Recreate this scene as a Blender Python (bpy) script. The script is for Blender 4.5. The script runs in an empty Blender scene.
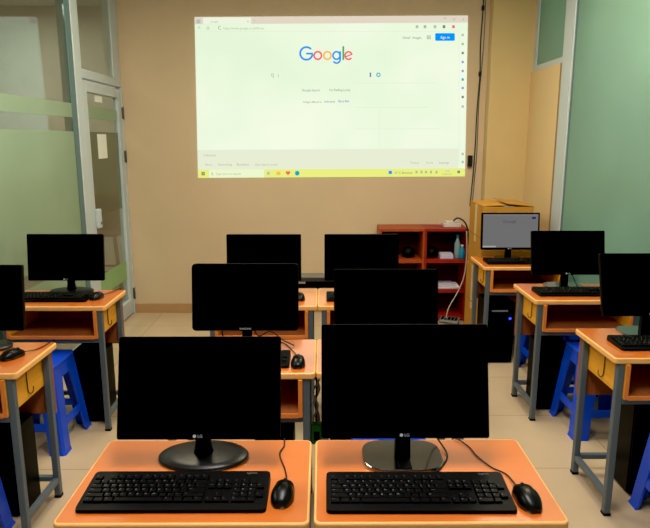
import bpy, bmesh, math, random
from mathutils import Vector, Matrix
random.seed(7)
sc = bpy.context.scene
COL = sc.collection
PI = math.pi

# ---------------------------------------------------------------- camera
F, PITCH, YAW, CAMH = 618.1, 0.2001, 0.0052, 1.609
cam = bpy.data.cameras.new('camera'); co = bpy.data.objects.new('camera', cam); COL.objects.link(co)
co.location = (0, 0, CAMH); co.rotation_euler = (PI/2-PITCH, 0, -YAW)
cam.sensor_width = 36; cam.lens = 36*F/650; cam.clip_start = .02
sc.camera = co

def wall_point(px, py, ax, v):
    """a pixel of the photograph to the point of a real plane (x, y or z = v) seen there"""
    u, w = (px-325)/F, (py-264)/F
    cp, sp, cy, sy = math.cos(PITCH), math.sin(PITCH), math.cos(YAW), math.sin(YAW)
    y, z = cp-sp*w, -(sp+cp*w)
    d = Vector((cy*u+sy*y, -sy*u+cy*y, z)); o = Vector((0, 0, CAMH)); i = 'xyz'.index(ax)
    return o+d*((v-o[i])/d[i])

# ---------------------------------------------------------------- materials
def lin(c): return tuple((v/255/12.92 if v/255 <= .04045 else ((v/255+.055)/1.055)**2.4) for v in c)
def mat(name, c, rough=.5, spec=.5, metal=0, var=0, vscale=8, bump=0, bscale=60, emit=0, ecol=None, stretch=None, coat=0):
    m = bpy.data.materials.new(name); m.use_nodes = True; n = m.node_tree.nodes; l = m.node_tree.links
    b = n['Principled BSDF']; b.inputs['Base Color'].default_value = (*lin(c), 1)
    b.inputs['Roughness'].default_value = rough; b.inputs['Specular IOR Level'].default_value = spec
    b.inputs['Metallic'].default_value = metal; b.inputs['Coat Weight'].default_value = coat; b.inputs['Coat Roughness'].default_value = .14; b.inputs['Coat IOR'].default_value = 2.5
    if var or bump:
        tc = n.new('ShaderNodeTexCoord'); mp = n.new('ShaderNodeMapping'); l.new(tc.outputs['Object'], mp.inputs[0])
        if stretch: mp.inputs['Scale'].default_value = stretch
    if var:
        t = n.new('ShaderNodeTexNoise'); t.inputs['Scale'].default_value = vscale; t.inputs['Detail'].default_value = 5
        l.new(mp.outputs[0], t.inputs['Vector'])
        r = n.new('ShaderNodeValToRGB'); k = lin(c)
        r.color_ramp.elements[0].position = .3; r.color_ramp.elements[1].position = .7
        r.color_ramp.elements[0].color = (*[v*(1-var) for v in k], 1); r.color_ramp.elements[1].color = (*[min(1, v*(1+var)) for v in k], 1)
        l.new(t.outputs['Fac'], r.inputs[0]); l.new(r.outputs[0], b.inputs['Base Color'])
    if bump:
        t2 = n.new('ShaderNodeTexNoise'); t2.inputs['Scale'].default_value = bscale; l.new(mp.outputs[0], t2.inputs['Vector'])
        bp = n.new('ShaderNodeBump'); bp.inputs['Strength'].default_value = bump; bp.inputs['Distance'].default_value = .002
        l.new(t2.outputs['Fac'], bp.inputs['Height']); l.new(bp.outputs[0], b.inputs['Normal'])
    if emit:
        b.inputs['Emission Color'].default_value = (*lin(ecol or c), 1); b.inputs['Emission Strength'].default_value = emit
    return m
def glow(name, c, s=1.0):
    m = bpy.data.materials.new(name); m.use_nodes = True; n = m.node_tree.nodes; l = m.node_tree.links
    n.clear(); e = n.new('ShaderNodeEmission'); o = n.new('ShaderNodeOutputMaterial')
    e.inputs[0].default_value = (*lin(c), 1); e.inputs[1].default_value = s; l.new(e.outputs[0], o.inputs[0]); return m
def film(name, c, trans=.35, rough=.25):
    m = bpy.data.materials.new(name); m.use_nodes = True; n = m.node_tree.nodes; l = m.node_tree.links
    b = n['Principled BSDF']; b.inputs['Base Color'].default_value = (*lin(c), 1); b.inputs['Roughness'].default_value = rough
    tc = n.new('ShaderNodeTexCoord'); t = n.new('ShaderNodeTexNoise'); t.inputs['Scale'].default_value = 1.3
    l.new(tc.outputs['Object'], t.inputs['Vector'])
    r = n.new('ShaderNodeValToRGB'); k = lin(c); r.color_ramp.elements[0].position = .35; r.color_ramp.elements[1].position = .65
    r.color_ramp.elements[0].color = (*[v*.94 for v in k], 1); r.color_ramp.elements[1].color = (*[v*1.06 for v in k], 1)
    l.new(t.outputs['Fac'], r.inputs[0]); l.new(r.outputs[0], b.inputs['Base Color'])
    tr = n.new('ShaderNodeBsdfTranslucent'); l.new(r.outputs[0], tr.inputs[0])
    mx = n.new('ShaderNodeMixShader'); mx.inputs[0].default_value = trans
    l.new(b.outputs[0], mx.inputs[1]); l.new(tr.outputs[0], mx.inputs[2]); l.new(mx.outputs[0], n['Material Output'].inputs[0])
    return m
def pane(name, tint=(226, 234, 226), refl=.06):
    m = bpy.data.materials.new(name); m.use_nodes = True; n = m.node_tree.nodes; l = m.node_tree.links; n.clear()
    o = n.new('ShaderNodeOutputMaterial'); t = n.new('ShaderNodeBsdfTransparent'); g = n.new('ShaderNodeBsdfGlossy')
    t.inputs[0].default_value = (*lin(tint), 1); g.inputs['Roughness'].default_value = .02
    lw = n.new('ShaderNodeLayerWeight'); lw.inputs['Blend'].default_value = .5
    pw = n.new('ShaderNodeMath'); pw.operation = 'POWER'; pw.inputs[1].default_value = 4; l.new(lw.outputs['Facing'], pw.inputs[0])
    ad = n.new('ShaderNodeMath'); ad.operation = 'ADD'; ad.inputs[1].default_value = refl; ad.use_clamp = True; l.new(pw.outputs[0], ad.inputs[0])
    mx = n.new('ShaderNodeMixShader'); l.new(ad.outputs[0], mx.inputs[0]); l.new(t.outputs[0], mx.inputs[1]); l.new(g.outputs[0], mx.inputs[2])
    l.new(mx.outputs[0], o.inputs[0]); return m
def tiles(name, c, grout, size):
    m = bpy.data.materials.new(name); m.use_nodes = True; n = m.node_tree.nodes; l = m.node_tree.links
    b = n['Principled BSDF']; tc = n.new('ShaderNodeTexCoord'); mp = n.new('ShaderNodeMapping'); l.new(tc.outputs['Object'], mp.inputs[0])
    mp.inputs['Location'].default_value = (.30, .19, 0)
    br = n.new('ShaderNodeTexBrick'); br.offset = 0; br.inputs['Scale'].default_value = 1
    br.inputs['Brick Width'].default_value = size; br.inputs['Row Height'].default_value = size
    br.inputs['Mortar Size'].default_value = .0025; br.inputs['Mortar Smooth'].default_value = .2
    k = lin(c); br.inputs['Color1'].default_value = (*k, 1); br.inputs['Color2'].default_value = (*[v*.95 for v in k], 1)
    br.inputs['Mortar'].default_value = (*lin(grout), 1); l.new(mp.outputs[0], br.inputs['Vector'])
    ns = n.new('ShaderNodeTexNoise'); ns.inputs['Scale'].default_value = 5; ns.inputs['Detail'].default_value = 6; l.new(mp.outputs[0], ns.inputs['Vector'])
    r = n.new('ShaderNodeValToRGB'); r.color_ramp.elements[0].color = (.86, .86, .86, 1); r.color_ramp.elements[1].color = (1, 1, 1, 1); l.new(ns.outputs['Fac'], r.inputs[0])
    mu = n.new('ShaderNodeMix'); mu.data_type = 'RGBA'; mu.blend_type = 'MULTIPLY'; mu.inputs[0].default_value = 1
    l.new(br.outputs['Color'], mu.inputs[6]); l.new(r.outputs[0], mu.inputs[7]); l.new(mu.outputs[2], b.inputs['Base Color'])
    b.inputs['Roughness'].default_value = .22; b.inputs['Specular IOR Level'].default_value = .45
    return m

M = dict(
 wall=mat('wall_paint', (204, 181, 150), .75, .25, var=.03, vscale=2.2, bump=.08, bscale=90),
 pillar=mat('pillar_paint', (206, 180, 128), .75, .25, var=.03, vscale=3, bump=.08, bscale=90),
 board=mat('board_paint', (218, 190, 142), .7, .25, var=.02, vscale=3),
 board_edge=mat('board_edge', (150, 118, 72), .7, .25),
 ceiling=mat('ceiling_paint', (215, 212, 205), .8, .2),
 base=mat('skirting_tile', (176, 138, 96), .35, .4, var=.05),
 floor=tiles('floor_tiles', (202, 179, 148), (150, 130, 106), .6),
 alu=mat('white_powder_coated_frame', (186, 198, 202), .4, .45, var=.02, vscale=4),
 alu_dark=mat('dark_frame_grey', (92, 116, 118), .6, .3),  # darker frame tone; on the right strip it stands in for shade
 film_l=film('green_frosted_film_left', (164, 188, 160)),
 film_r=film('green_frosted_film_right', (140, 178, 160), .4, .3),
 pane=pane('clear_glass'),
 hall_wall=mat('corridor_wall', (196, 188, 172), .8, .2, var=.05),
 hall_floor=mat('corridor_floor', (150, 138, 116), .4, .3, var=.05),
 hall_green=mat('green_door_strip', (140, 176, 122), .7, .2, var=.05),
 hinge=mat('hinge_metal', (90, 96, 92), .35, .5, .7),
 paper=mat('paper', (226, 228, 220), .8, .2, var=.02),
 paper_l=mat('paper_lilac', (196, 190, 216), .8, .2, var=.05, vscale=30),
 top=mat('orange_laminate', (218, 112, 30), .36, .6, var=.04, vscale=5, stretch=(1, 6, 1), coat=1),
 edge=mat('tabletop_edge', (244, 180, 106), .4, .4, var=.04, vscale=20),
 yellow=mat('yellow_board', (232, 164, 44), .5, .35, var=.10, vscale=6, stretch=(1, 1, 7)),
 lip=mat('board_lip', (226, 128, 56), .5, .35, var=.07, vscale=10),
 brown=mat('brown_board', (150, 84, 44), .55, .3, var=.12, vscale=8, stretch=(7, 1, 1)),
 steel=mat('grey_painted_steel', (84, 95, 102), .45, .45, var=.05, vscale=12),
 cap=mat('black_rubber_cap', (14, 14, 15), .7, .2),
 wire=mat('dark_wire', (70, 62, 48), .35, .5, .8),
 black=mat('black_plastic', (6, 6, 7), .5, .10, bump=.05, bscale=200),
 screen=mat('dark_screen', (4, 4, 5), .6, .04),
 bezel=mat('dark_bezel', (4, 4, 5), .55, .04),
 base_gloss=mat('gloss_black_base', (8, 9, 10), .12, 1.0, coat=1),
 base_satin=mat('satin_black_base', (20, 21, 23), .35, .3, bump=.1, bscale=300),
 key=mat('black_key', (6, 6, 7), .5, .10),
 legend=mat('key_legend', (120, 122, 120), .6, .2),
 logo=mat('grey_logo', (170, 172, 176), .5, .3, emit=.12),
 blue=mat('blue_plastic', (12, 70, 205), .32, .45, var=.04, vscale=6),
 led=glow('blue_led', (40, 60, 255), 3),
 silver=mat('silver_plastic', (150, 152, 156), .35, .5, .5),
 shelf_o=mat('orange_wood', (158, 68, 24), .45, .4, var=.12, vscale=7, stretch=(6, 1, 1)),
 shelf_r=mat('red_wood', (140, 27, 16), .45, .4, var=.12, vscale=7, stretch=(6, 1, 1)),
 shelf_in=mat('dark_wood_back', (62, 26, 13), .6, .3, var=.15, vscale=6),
 card=mat('cardboard', (188, 134, 54), .8, .2, var=.06, vscale=7),
 card_in=mat('cardboard_inside', (168, 114, 50), .8, .2, var=.06, vscale=7),
 tape=mat('pale_tape', (206, 190, 150), .35, .4),
 whitep=mat('white_plastic', (206, 200, 190), .45, .4),
 cable_b=mat('black_cable', (10, 10, 11), .5, .3),
 cable_w=mat('white_cable', (190, 180, 164), .5, .3),
 cable_t=mat('dark_green_cable', (34, 52, 46), .5, .3),
 teal=mat('teal_plastic', (14, 110, 110), .5, .3),
 green=mat('green_plastic', (24, 120, 50), .4, .4),
 bottle=mat('clear_bottle_plastic', (120, 150, 160), .15, .6),
 cyan=mat('blue_cap_plastic', (20, 130, 170), .35, .4),
 mouse=mat('mouse_plastic', (5, 6, 6), .32, .25),
 table_grey=mat('dark_grey_top', (70, 64, 58), .3, .5),
 woodhall=mat('dark_brown_wood', (86, 62, 40), .6, .3, var=.1),
)

# ---------------------------------------------------------------- mesh builder
class MB:
    def __init__(s): s.bm = bmesh.new(); s.slot = 0; s.sm = False
    def _add(s, b2, smooth):
        me = bpy.data.meshes.new('t'); b2.to_mesh(me); b2.free()
        for p in me.polygons: p.material_index = max(p.material_index, s.slot); p.use_smooth = smooth
        s.bm.from_mesh(me); bpy.data.meshes.remove(me)
    def box(s, x0, x1, y0, y1, z0, z1, bev=0, seg=2, Mx=None):
        b = bmesh.new(); bmesh.ops.create_cube(b, size=1)
        bmesh.ops.transform(b, matrix=Matrix.Translation(((x0+x1)/2, (y0+y1)/2, (z0+z1)/2)) @ Matrix.Diagonal((x1-x0, y1-y0, z1-z0, 1)), verts=b.verts)
        if bev: bmesh.ops.bevel(b, geom=b.edges[:], offset=bev, segments=seg, profile=.5, affect='EDGES')
        if Mx: bmesh.ops.transform(b, matrix=Mx, verts=b.verts)
        s._add(b, False); return s
    def prism(s, pts, axis, a0, a1, bev=0, seg=2, caps=True, smooth=False, Mx=None, captop=None):
        """polygon pts in the plane normal to axis, extruded a0..a1"""
        def P(u, v, w): return {'z': (u, v, w), 'y': (u, w, v), 'x': (w, u, v)}[axis]
        b = bmesh.new(); lo = [b.verts.new(P(u, v, a0)) for u, v in pts]; hi = [b.verts.new(P(u, v, a1)) for u, v in pts]
        n = len(pts); f1 = b.faces.new(lo[::-1]); f2 = b.faces.new(hi)
        for i in range(n): b.faces.new((lo[i], lo[(i+1) % n], hi[(i+1) % n], hi[i]))
        bmesh.ops.recalc_face_normals(b, faces=b.faces)
        if bev:
            es = [e for e in b.edges if (e in f1.edges[:] or e in f2.edges[:])]
            bmesh.ops.bevel(b, geom=es, offset=bev, segments=seg, profile=.5, affect='EDGES')
        if captop is not None:
            top = max(b.faces, key=lambda f: f.calc_center_median()['xyz'.index(axis)]*10+f.calc_area()*.01)
            for f in b.faces: f.material_index = 1
            top.material_index = 0
        if Mx: bmesh.ops.transform(b, matrix=Mx, verts=b.verts)
        s._add(b, smooth); return s
    def tube(s, pts, r, n=8, smooth=True, cyc=False, spline=0):
        pts = [Vector(p) for p in pts]
        if spline and len(pts) > 2:
            q = []; k = [pts[0]*2-pts[1]]+pts+[pts[-1]*2-pts[-2]]
            for i in range(1, len(k)-2):
                for j in range(spline):
                    t = j/spline; a, b_, c, d = k[i-1:i+3]
                    q.append(.5*((2*b_)+(c-a)*t+(2*a-5*b_+4*c-d)*t*t+(3*b_-a-3*c+d)*t**3))
            pts = q+[pts[-1]]
        b = bmesh.new(); rings = []; up = None
        for i, p in enumerate(pts):
            d = (pts[min(i+1, len(pts)-1)]-pts[max(i-1, 0)]).normalized()
            if up is None: up = Vector((0, 0, 1)) if abs(d.z) < .9 else Vector((1, 0, 0))
            a = d.cross(up).normalized(); c = a.cross(d).normalized(); up = c
            rr = r[i] if isinstance(r, (list, tuple)) else r
            rings.append([b.verts.new(p+a*math.cos(2*PI*k/n)*rr+c*math.sin(2*PI*k/n)*rr) for k in range(n)])
        for i in range(len(rings)-1):
            for k in range(n): b.faces.new((rings[i][k], rings[i][(k+1) % n], rings[i+1][(k+1) % n], rings[i+1][k]))
        b.faces.new(rings[0][::-1]); b.faces.new(rings[-1]); bmesh.ops.recalc_face_normals(b, faces=b.faces)
        s._add(b, smooth); return s
    def lathe(s, prof, c=(0, 0, 0), n=28, sx=1, sy=1, Mx=None):
        b = bmesh.new(); rings = []
        for r, z in prof: rings.append([b.verts.new((c[0]+math.cos(2*PI*k/n)*r*sx, c[1]+math.sin(2*PI*k/n)*r*sy, c[2]+z)) for k in range(n)])
        for i in range(len(rings)-1):
            for k in range(n): b.faces.new((rings[i][k], rings[i][(k+1) % n], rings[i+1][(k+1) % n], rings[i+1][k]))
        b.faces.new(rings[0][::-1]); b.faces.new(rings[-1]); bmesh.ops.recalc_face_normals(b, faces=b.faces)
        if Mx: bmesh.ops.transform(b, matrix=Mx, verts=b.verts)
        s._add(b, True); return s
    def poly(s, pts):
        b = bmesh.new(); b.faces.new([b.verts.new(p) for p in pts]); s._add(b, False); return s
    def quads(s, faces):
        b = bmesh.new()
        for f in faces: b.faces.new([b.verts.new(p) for p in f])
        bmesh.ops.remove_doubles(b, verts=b.verts, dist=1e-6); bmesh.ops.recalc_face_normals(b, faces=b.faces); s._add(b, False); return s
    def mesh(s, me, Mx):
        b = bmesh.new(); b.from_mesh(me); bmesh.ops.transform(b, matrix=Mx, verts=b.verts); s._add(b, False); return s
    def xf(s, Mx): bmesh.ops.transform(s.bm, matrix=Mx, verts=s.bm.verts); return s
    def link(s, name, m, parent=None, angle=True):
        me = bpy.data.meshes.new(name); s.bm.to_mesh(me); s.bm.free()
        for x in (m if isinstance(m, (list, tuple)) else [m]): me.materials.append(x)
        o = bpy.data.objects.new(name, me); COL.objects.link(o); o.parent = parent; return o

def tag(o, label, cat, group=None, kind=None):
    if label: o['label'] = label
    if cat: o['category'] = cat
    if group: o['group'] = group
    if kind: o['kind'] = kind
    return o
def thing(name, label, cat, loc, rz=0, group=None):
    o = bpy.data.objects.new(name, None); COL.objects.link(o); o.empty_display_size = .05
    o.location = loc; o.rotation_euler = (0, 0, rz); return tag(o, label, cat, group)
def struct(name, mb, m, parent=None):
    o = mb.link(name, m, parent)
    if parent is None: o['kind'] = 'structure'
    return o
KIDS = {}
def dup(root, label, loc, rz=0, group=None):
    kids = [o for o in root.children]
    r = root.copy(); COL.objects.link(r); r.location = loc; r.rotation_euler = (0, 0, rz)
    r['label'] = label
    if group: r['group'] = group
    for ch in kids:
        c = ch.copy(); COL.objects.link(c); c.parent = r
        for g in ch.children:
            d = g.copy(); COL.objects.link(d); d.parent = c
    return r
TXT = {}
def text_mesh(t):
    if t not in TXT:
        cu = bpy.data.curves.new('t', 'FONT'); cu.body = t; cu.size = 1; cu.align_x = 'LEFT'; cu.resolution_u = 3
        ob = bpy.data.objects.new('t', cu); COL.objects.link(ob)
        dg = bpy.context.evaluated_depsgraph_get(); dg.update()
        me = bpy.data.meshes.new_from_object(ob.evaluated_get(dg)); me.materials.clear()
        for p in me.polygons: p.material_index = 0
        bpy.data.objects.remove(ob); bpy.data.curves.remove(cu)
        xs = [v.co.x for v in me.vertices] or [0]; TXT[t] = (me, min(xs), max(xs))
    return TXT[t]
def rrect(w, d, r, n=5, cx=0, cy=0):
    p = []
    for (sx, sy, a) in ((1, 1, 0), (-1, 1, 90), (-1, -1, 180), (1, -1, 270)):
        for k in range(n+1):
            t = math.radians(a+90*k/n); p.append((cx+sx*(w/2-r)+r*math.cos(t), cy+sy*(d/2-r)+r*math.sin(t)))
    return p

# ================================================================ THE SETTING
YB, XL, XR, ZC = 5.648, -1.766, 1.825, 3.05
Y0 = -1.6
struct('floor', MB().box(XL-.05, XR+.05, Y0, YB+.1, -.1, 0), M['floor'])
struct('wall_back', MB().box(XL-.05, XR+.1, YB, YB+.1, 0, ZC), M['wall'])
struct('ceiling', MB().box(XL-.05, XR+.1, Y0, YB+.1, ZC, ZC+.1), M['ceiling'])
struct('baseboard_back', MB().box(XL+.01, 1.44, YB-.012, YB, 0, .085, .003), M['base'])
# column standing in the right corner
struct('trim_1', MB().box(1.452, XR, YB-.12, YB-.001, 0, ZC, .006), M['pillar'])
# right wall: beige board below, small window above, tall frosted glazing towards the camera
struct('wall_right', MB().box(XR, XR+.08, 4.865, YB-.12, 0, 2.165), M['board'])
bd = struct('trim_2', MB().box(XR-.022, XR-.001, 4.865, YB-.121, 0, 2.17, .003), M['board'])
MB().box(XR-.0222, XR-.002, 4.853, 4.8649, 0, 2.17).link('board_edge', M['board_edge'], bd)
fx0, fx1 = XR-.012, XR+.06
w2 = struct('window_2', MB().box(fx0, fx1, 4.853, YB-.121, 2.171, 2.215, .003).box(fx0, fx1, YB-.20, YB-.121, 2.2151, ZC, .003), M['alu'])
MB().box(XR-.004, XR+.004, 4.853, YB-.20, 2.215, ZC).link('frosted_pane', M['film_r'], w2)
w3 = struct('window_3', MB().box(fx0-.004, fx1, 4.665, 4.852, 0, ZC, .004), M['alu'])
MB().box(XR-.006, fx0+.03, 4.635, 4.6649, 0, ZC).link('dark_strip', M['alu_dark'], w3)  # dark colour standing in for the slight shade beside the post
MB().box(XR-.004, XR+.006, Y0, 4.635, 0, ZC).link('frosted_pane', M['film_r'], w3)
# left wall: glazed partition with frosted film bands
w1 = struct('window_1', MB().box(XL-.07, XL+.010, 4.595, 4.70, 0, ZC, .006).box(XL-.07, XL+.01, Y0, 4.595, 0, .09, .004), M['alu'])
MB().box(XL-.06, XL+.004, 4.515, 4.5949, .09, ZC).link('dark_strip', M['alu_dark'], w1)  # dark strip between the glass and the post
gx = XL-.004
MB().box(gx-.008, gx, Y0, 4.515, .09, ZC).link('glass_pane', M['pane'], w1)
fb = MB(); fb.box(gx+.0005, gx+.0015, Y0, 4.515, 1.757, 1.855).link('frosted_band', M['film_l'], w1)
fb = MB(); fb.box(gx+.0005, gx+.0015, Y0, 4.515, .80, 1.66).link('frosted_band', M['film_l'], w1)
fb = MB(); fb.box(gx+.0005, gx+.0015, Y0, 4.515, .35, .72).link('frosted_band', M['film_l'], w1)
# transom window over the door
w4 = struct('window_4', MB().box(XL-.06, XL+.004, 4.701, YB-.001, 2.05, 2.115, .002).box(XL-.06, XL+.003, 5.46, YB-.001, 2.116, ZC, .002).box(XL-.06, XL+.003, 4.701, 4.745, 2.116, ZC, .003), M['alu'])
MB().box(gx-.008, gx, 4.745, 5.46, 2.115, ZC).link('glass_pane', M['pane'], w4)
# glazed door
dx0, dx1 = XL-.05, XL
d1 = struct('door_1', MB().box(dx0, dx1, 4.735, 4.825, .012, 2.03, .004).box(dx0, dx1, 5.545, 5.625, .012, 2.03, .004)
   .box(dx0+.001, dx1-.001, 4.825, 5.545, 1.955, 2.029, .004).box(dx0+.001, dx1-.001, 4.825, 5.545, .013, .15, .004), M['alu'])
MB().box(dx0+.02, dx0+.027, 4.825, 5.545, .15, 1.955).link('glass_pane', M['pane'], d1)
MB().box(dx0+.0275, dx0+.0285, 4.825, 5.545, .35, .52).link('frosted_band', M['hall_green'], d1)
MB().box(dx0+.0275, dx0+.0285, 4.825, 5.545, 1.757, 1.855).link('frosted_band', M['film_l'], d1)
MB().box(dx0+.0275, dx0+.0285, 4.825, 5.545, 1.0, 1.66).link('frosted_band', pane('tinted_glass', (200, 214, 196), .05), d1)
for z in (.19, 1.45, 1.83):
    MB().box(XL-.002, XL+.01, 5.622, 5.645, z-.05, z+.05, .003).tube([(XL+.012, 5.634, z-.055), (XL+.012, 5.634, z+.055)], .006).link('hinge', M['hinge'], d1)
h = MB().box(XL, XL+.035, 4.80, 4.86, .92, 1.07, .008).link('handle_plate', M['alu'], d1)
MB().lathe([(.011, 0), (.011, .006), (.006, .008)], n=16, Mx=Matrix.Translation((XL+.035, 4.83, .96)) @ Matrix.Rotation(PI/2, 4, 'Y')).link('keyhole', M['alu_dark'], h)
struct('trim_3', MB().box(XL-.05, XL+.008, 5.626, YB-.001, 0, 2.05, .002).box(XL-.05, XL+.008, 4.701, 4.733, 0, 2.05, .002), M['alu'])
# corridor seen through the glass
struct('floor_corridor', MB().box(-4.2, XL-.08, Y0, 7.4, -.1, 0), M['hall_floor'])
struct('wall_corridor', MB().box(-4.3, -4.2, Y0, 7.4, 0, ZC).box(-4.2, XL-.08, 7.3, 7.4, 0, ZC), M['hall_wall'])
struct('trim_4', MB().box(-4.2, -4.17, Y0, 7.3, .72, .80).box(-4.17, XL-.08, 7.27, 7.2999, .72, .80), M['alu'])
struct('ceiling_corridor', MB().box(-4.2, XL-.08, Y0, 7.4, ZC, ZC+.1), M['ceiling'])

# notices on the door glass
gp = dx0+.0295
tag(MB().box(gp, gp+.002, 5.03, 5.20, 1.895, 1.945).link('notice', M['paper']), 'small white notice strip stuck high on the door glass', 'notice')
tag(MB().box(gp, gp+.002, 5.03, 5.235, 1.45, 1.645).link('notice', M['paper']), 'white paper sheet stuck on the door glass at eye height', 'notice')
# stool standing out in the corridor
st = thing('wooden_stool', 'dark brown wooden stool seen through the glass door', 'stool', (-2.27, 6.45, 0))
MB().box(-.17, .17, -.17, .17, .62, .655, .008).link('seat', M['woodhall'], st)
for a in (-1, 1):
    for b in (-1, 1):
        MB().tube([(a*.19, b*.19, 0), (a*.13, b*.13, .62)], .02).link('leg', M['woodhall'], st)
MB().box(-.16, .16, .14, .165, .655, 1.02, .006).link('backrest', M['woodhall'], st)
MB().tube([(-.17, -.17, .25), (.17, -.17, .25)], .012).tube([(-.17, .17, .25), (.17, .17, .25)], .012).link('stretcher', M['woodhall'], st)

# ================================================================ PROJECTED PAGE ON THE WALL
ZS = YB-.004
WQ = [wall_point(*p, 'y', ZS) for p in ((194.5, 17), (468, 15.5), (465, 176.5), (198, 178))]
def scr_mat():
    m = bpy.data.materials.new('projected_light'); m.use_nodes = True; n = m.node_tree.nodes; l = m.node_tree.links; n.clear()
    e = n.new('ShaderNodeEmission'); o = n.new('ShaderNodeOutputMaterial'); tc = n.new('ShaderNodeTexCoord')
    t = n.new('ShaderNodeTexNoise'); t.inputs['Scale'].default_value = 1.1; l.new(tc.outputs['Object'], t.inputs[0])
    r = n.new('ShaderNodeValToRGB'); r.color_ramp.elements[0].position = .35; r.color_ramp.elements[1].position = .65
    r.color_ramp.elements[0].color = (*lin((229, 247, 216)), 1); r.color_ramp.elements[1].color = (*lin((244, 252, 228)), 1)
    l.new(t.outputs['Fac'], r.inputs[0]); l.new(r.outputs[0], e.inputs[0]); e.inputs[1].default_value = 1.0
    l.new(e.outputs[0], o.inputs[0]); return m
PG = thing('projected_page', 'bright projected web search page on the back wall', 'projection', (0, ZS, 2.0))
def wp(px, py, lift=.001):
    p = wall_point(px, py, 'y', ZS-lift); return Vector((p.x, -lift, p.z-2.0))
def flat(name, pts, m, parent, lift):
    return MB().poly([wp(x, y, lift) for x, y in pts][::-1]).link(name, m, parent)
def rect(name, x0, y0, x1, y1, m, parent=PG, lift=.002):
    return flat(name, [(x0, y0), (x1, y0), (x1, y1), (x0, y1)], m, parent, lift)
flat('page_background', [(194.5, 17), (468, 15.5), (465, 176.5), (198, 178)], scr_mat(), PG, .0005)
def label_text(name, t, x0, x1, yb, m, parent=PG, lift=.003, hpx=None):
    me, a, b = text_mesh(t); L, R = wp(x0, yb, lift), wp(x1, yb, lift); k = (R.x-L.x)/max(b-a, .01)
    kz = k if hpx is None else hpx*.0091/.72
    Mx = Matrix.Translation(L) @ Matrix(((k, 0, 0, -a*k), (0, 0, 0, 0), (0, kz, 0, 0), (0, 0, 0, 1)))
    return MB().mesh(me, Mx).link(name, m, parent)
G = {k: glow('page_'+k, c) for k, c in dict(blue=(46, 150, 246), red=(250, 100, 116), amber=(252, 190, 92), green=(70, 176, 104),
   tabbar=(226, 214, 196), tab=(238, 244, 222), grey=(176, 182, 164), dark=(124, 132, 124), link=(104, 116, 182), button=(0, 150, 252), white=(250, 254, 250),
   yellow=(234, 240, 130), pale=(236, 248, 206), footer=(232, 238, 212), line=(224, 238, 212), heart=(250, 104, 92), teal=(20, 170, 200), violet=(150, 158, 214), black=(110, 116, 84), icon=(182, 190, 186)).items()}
tb = flat('tab_bar', [(194.6, 17.1), (468, 15.6), (467.8, 22.6), (194.8, 24.2)], G['tabbar'], PG, .0012)
rect('page_tab', 203, 17.4, 251, 24.0, G['tab'], tb, .002)
label_text('tab_title', 'Google', 210.5, 218, 22.6, G['grey'], tb)
rect('tab_icon', 196.5, 19.5, 200.5, 23.5, G['icon'], tb)
for x, n_ in ((248, 'x'), (254.5, '+')): label_text('tab_symbol', n_, x-1, x+1, 22.4, G['grey'], tb)
for x, n_ in ((445, '-'), (454, 'o'), (463.5, 'x')): label_text('window_symbol', n_, x-1.2, x+1.2, 20.5, G['grey'], tb)
label_text('address_text', 'https://www.google.co.id/?hl=en', 223.5, 264, 29.4, G['grey'])
for x, n_ in ((199, '<'), (208, 'o'), (219.5, 'c')): label_text('toolbar_symbol', n_, x-1.4, x+1.4, 29.6, G['grey'])
for x, c in ((417, 'icon'), (425, 'grey'), (435, 'icon'), (444, 'dark'), (453.5, 'red')): rect('toolbar_icon', x-1.3, 25.2, x+1.3, 28.2, G[c])
label_text('page_link', 'Gmail', 402.5, 410, 38.8, G['dark']); label_text('page_link', 'Images', 412.5, 421.5, 38.8, G['dark'])
ap = MB()
for i in range(3):
    for j in range(3): ap.poly([wp(427+i*1.4+a, 35.5+j*1.4+b, .002) for a, b in ((0, .9), (.9, .9), (.9, 0), (0, 0))])
ap.link('apps_icon', G['dark'], PG)
bt = MB().poly([wp(445+x, 37+y, .002) for x, y in rrect(19.6, 7.6, 1.2)]).link('sign_in_button', G['button'], PG)
label_text('button_text', 'Sign in', 440.5, 449.5, 38.6, G['white'], bt)
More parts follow.
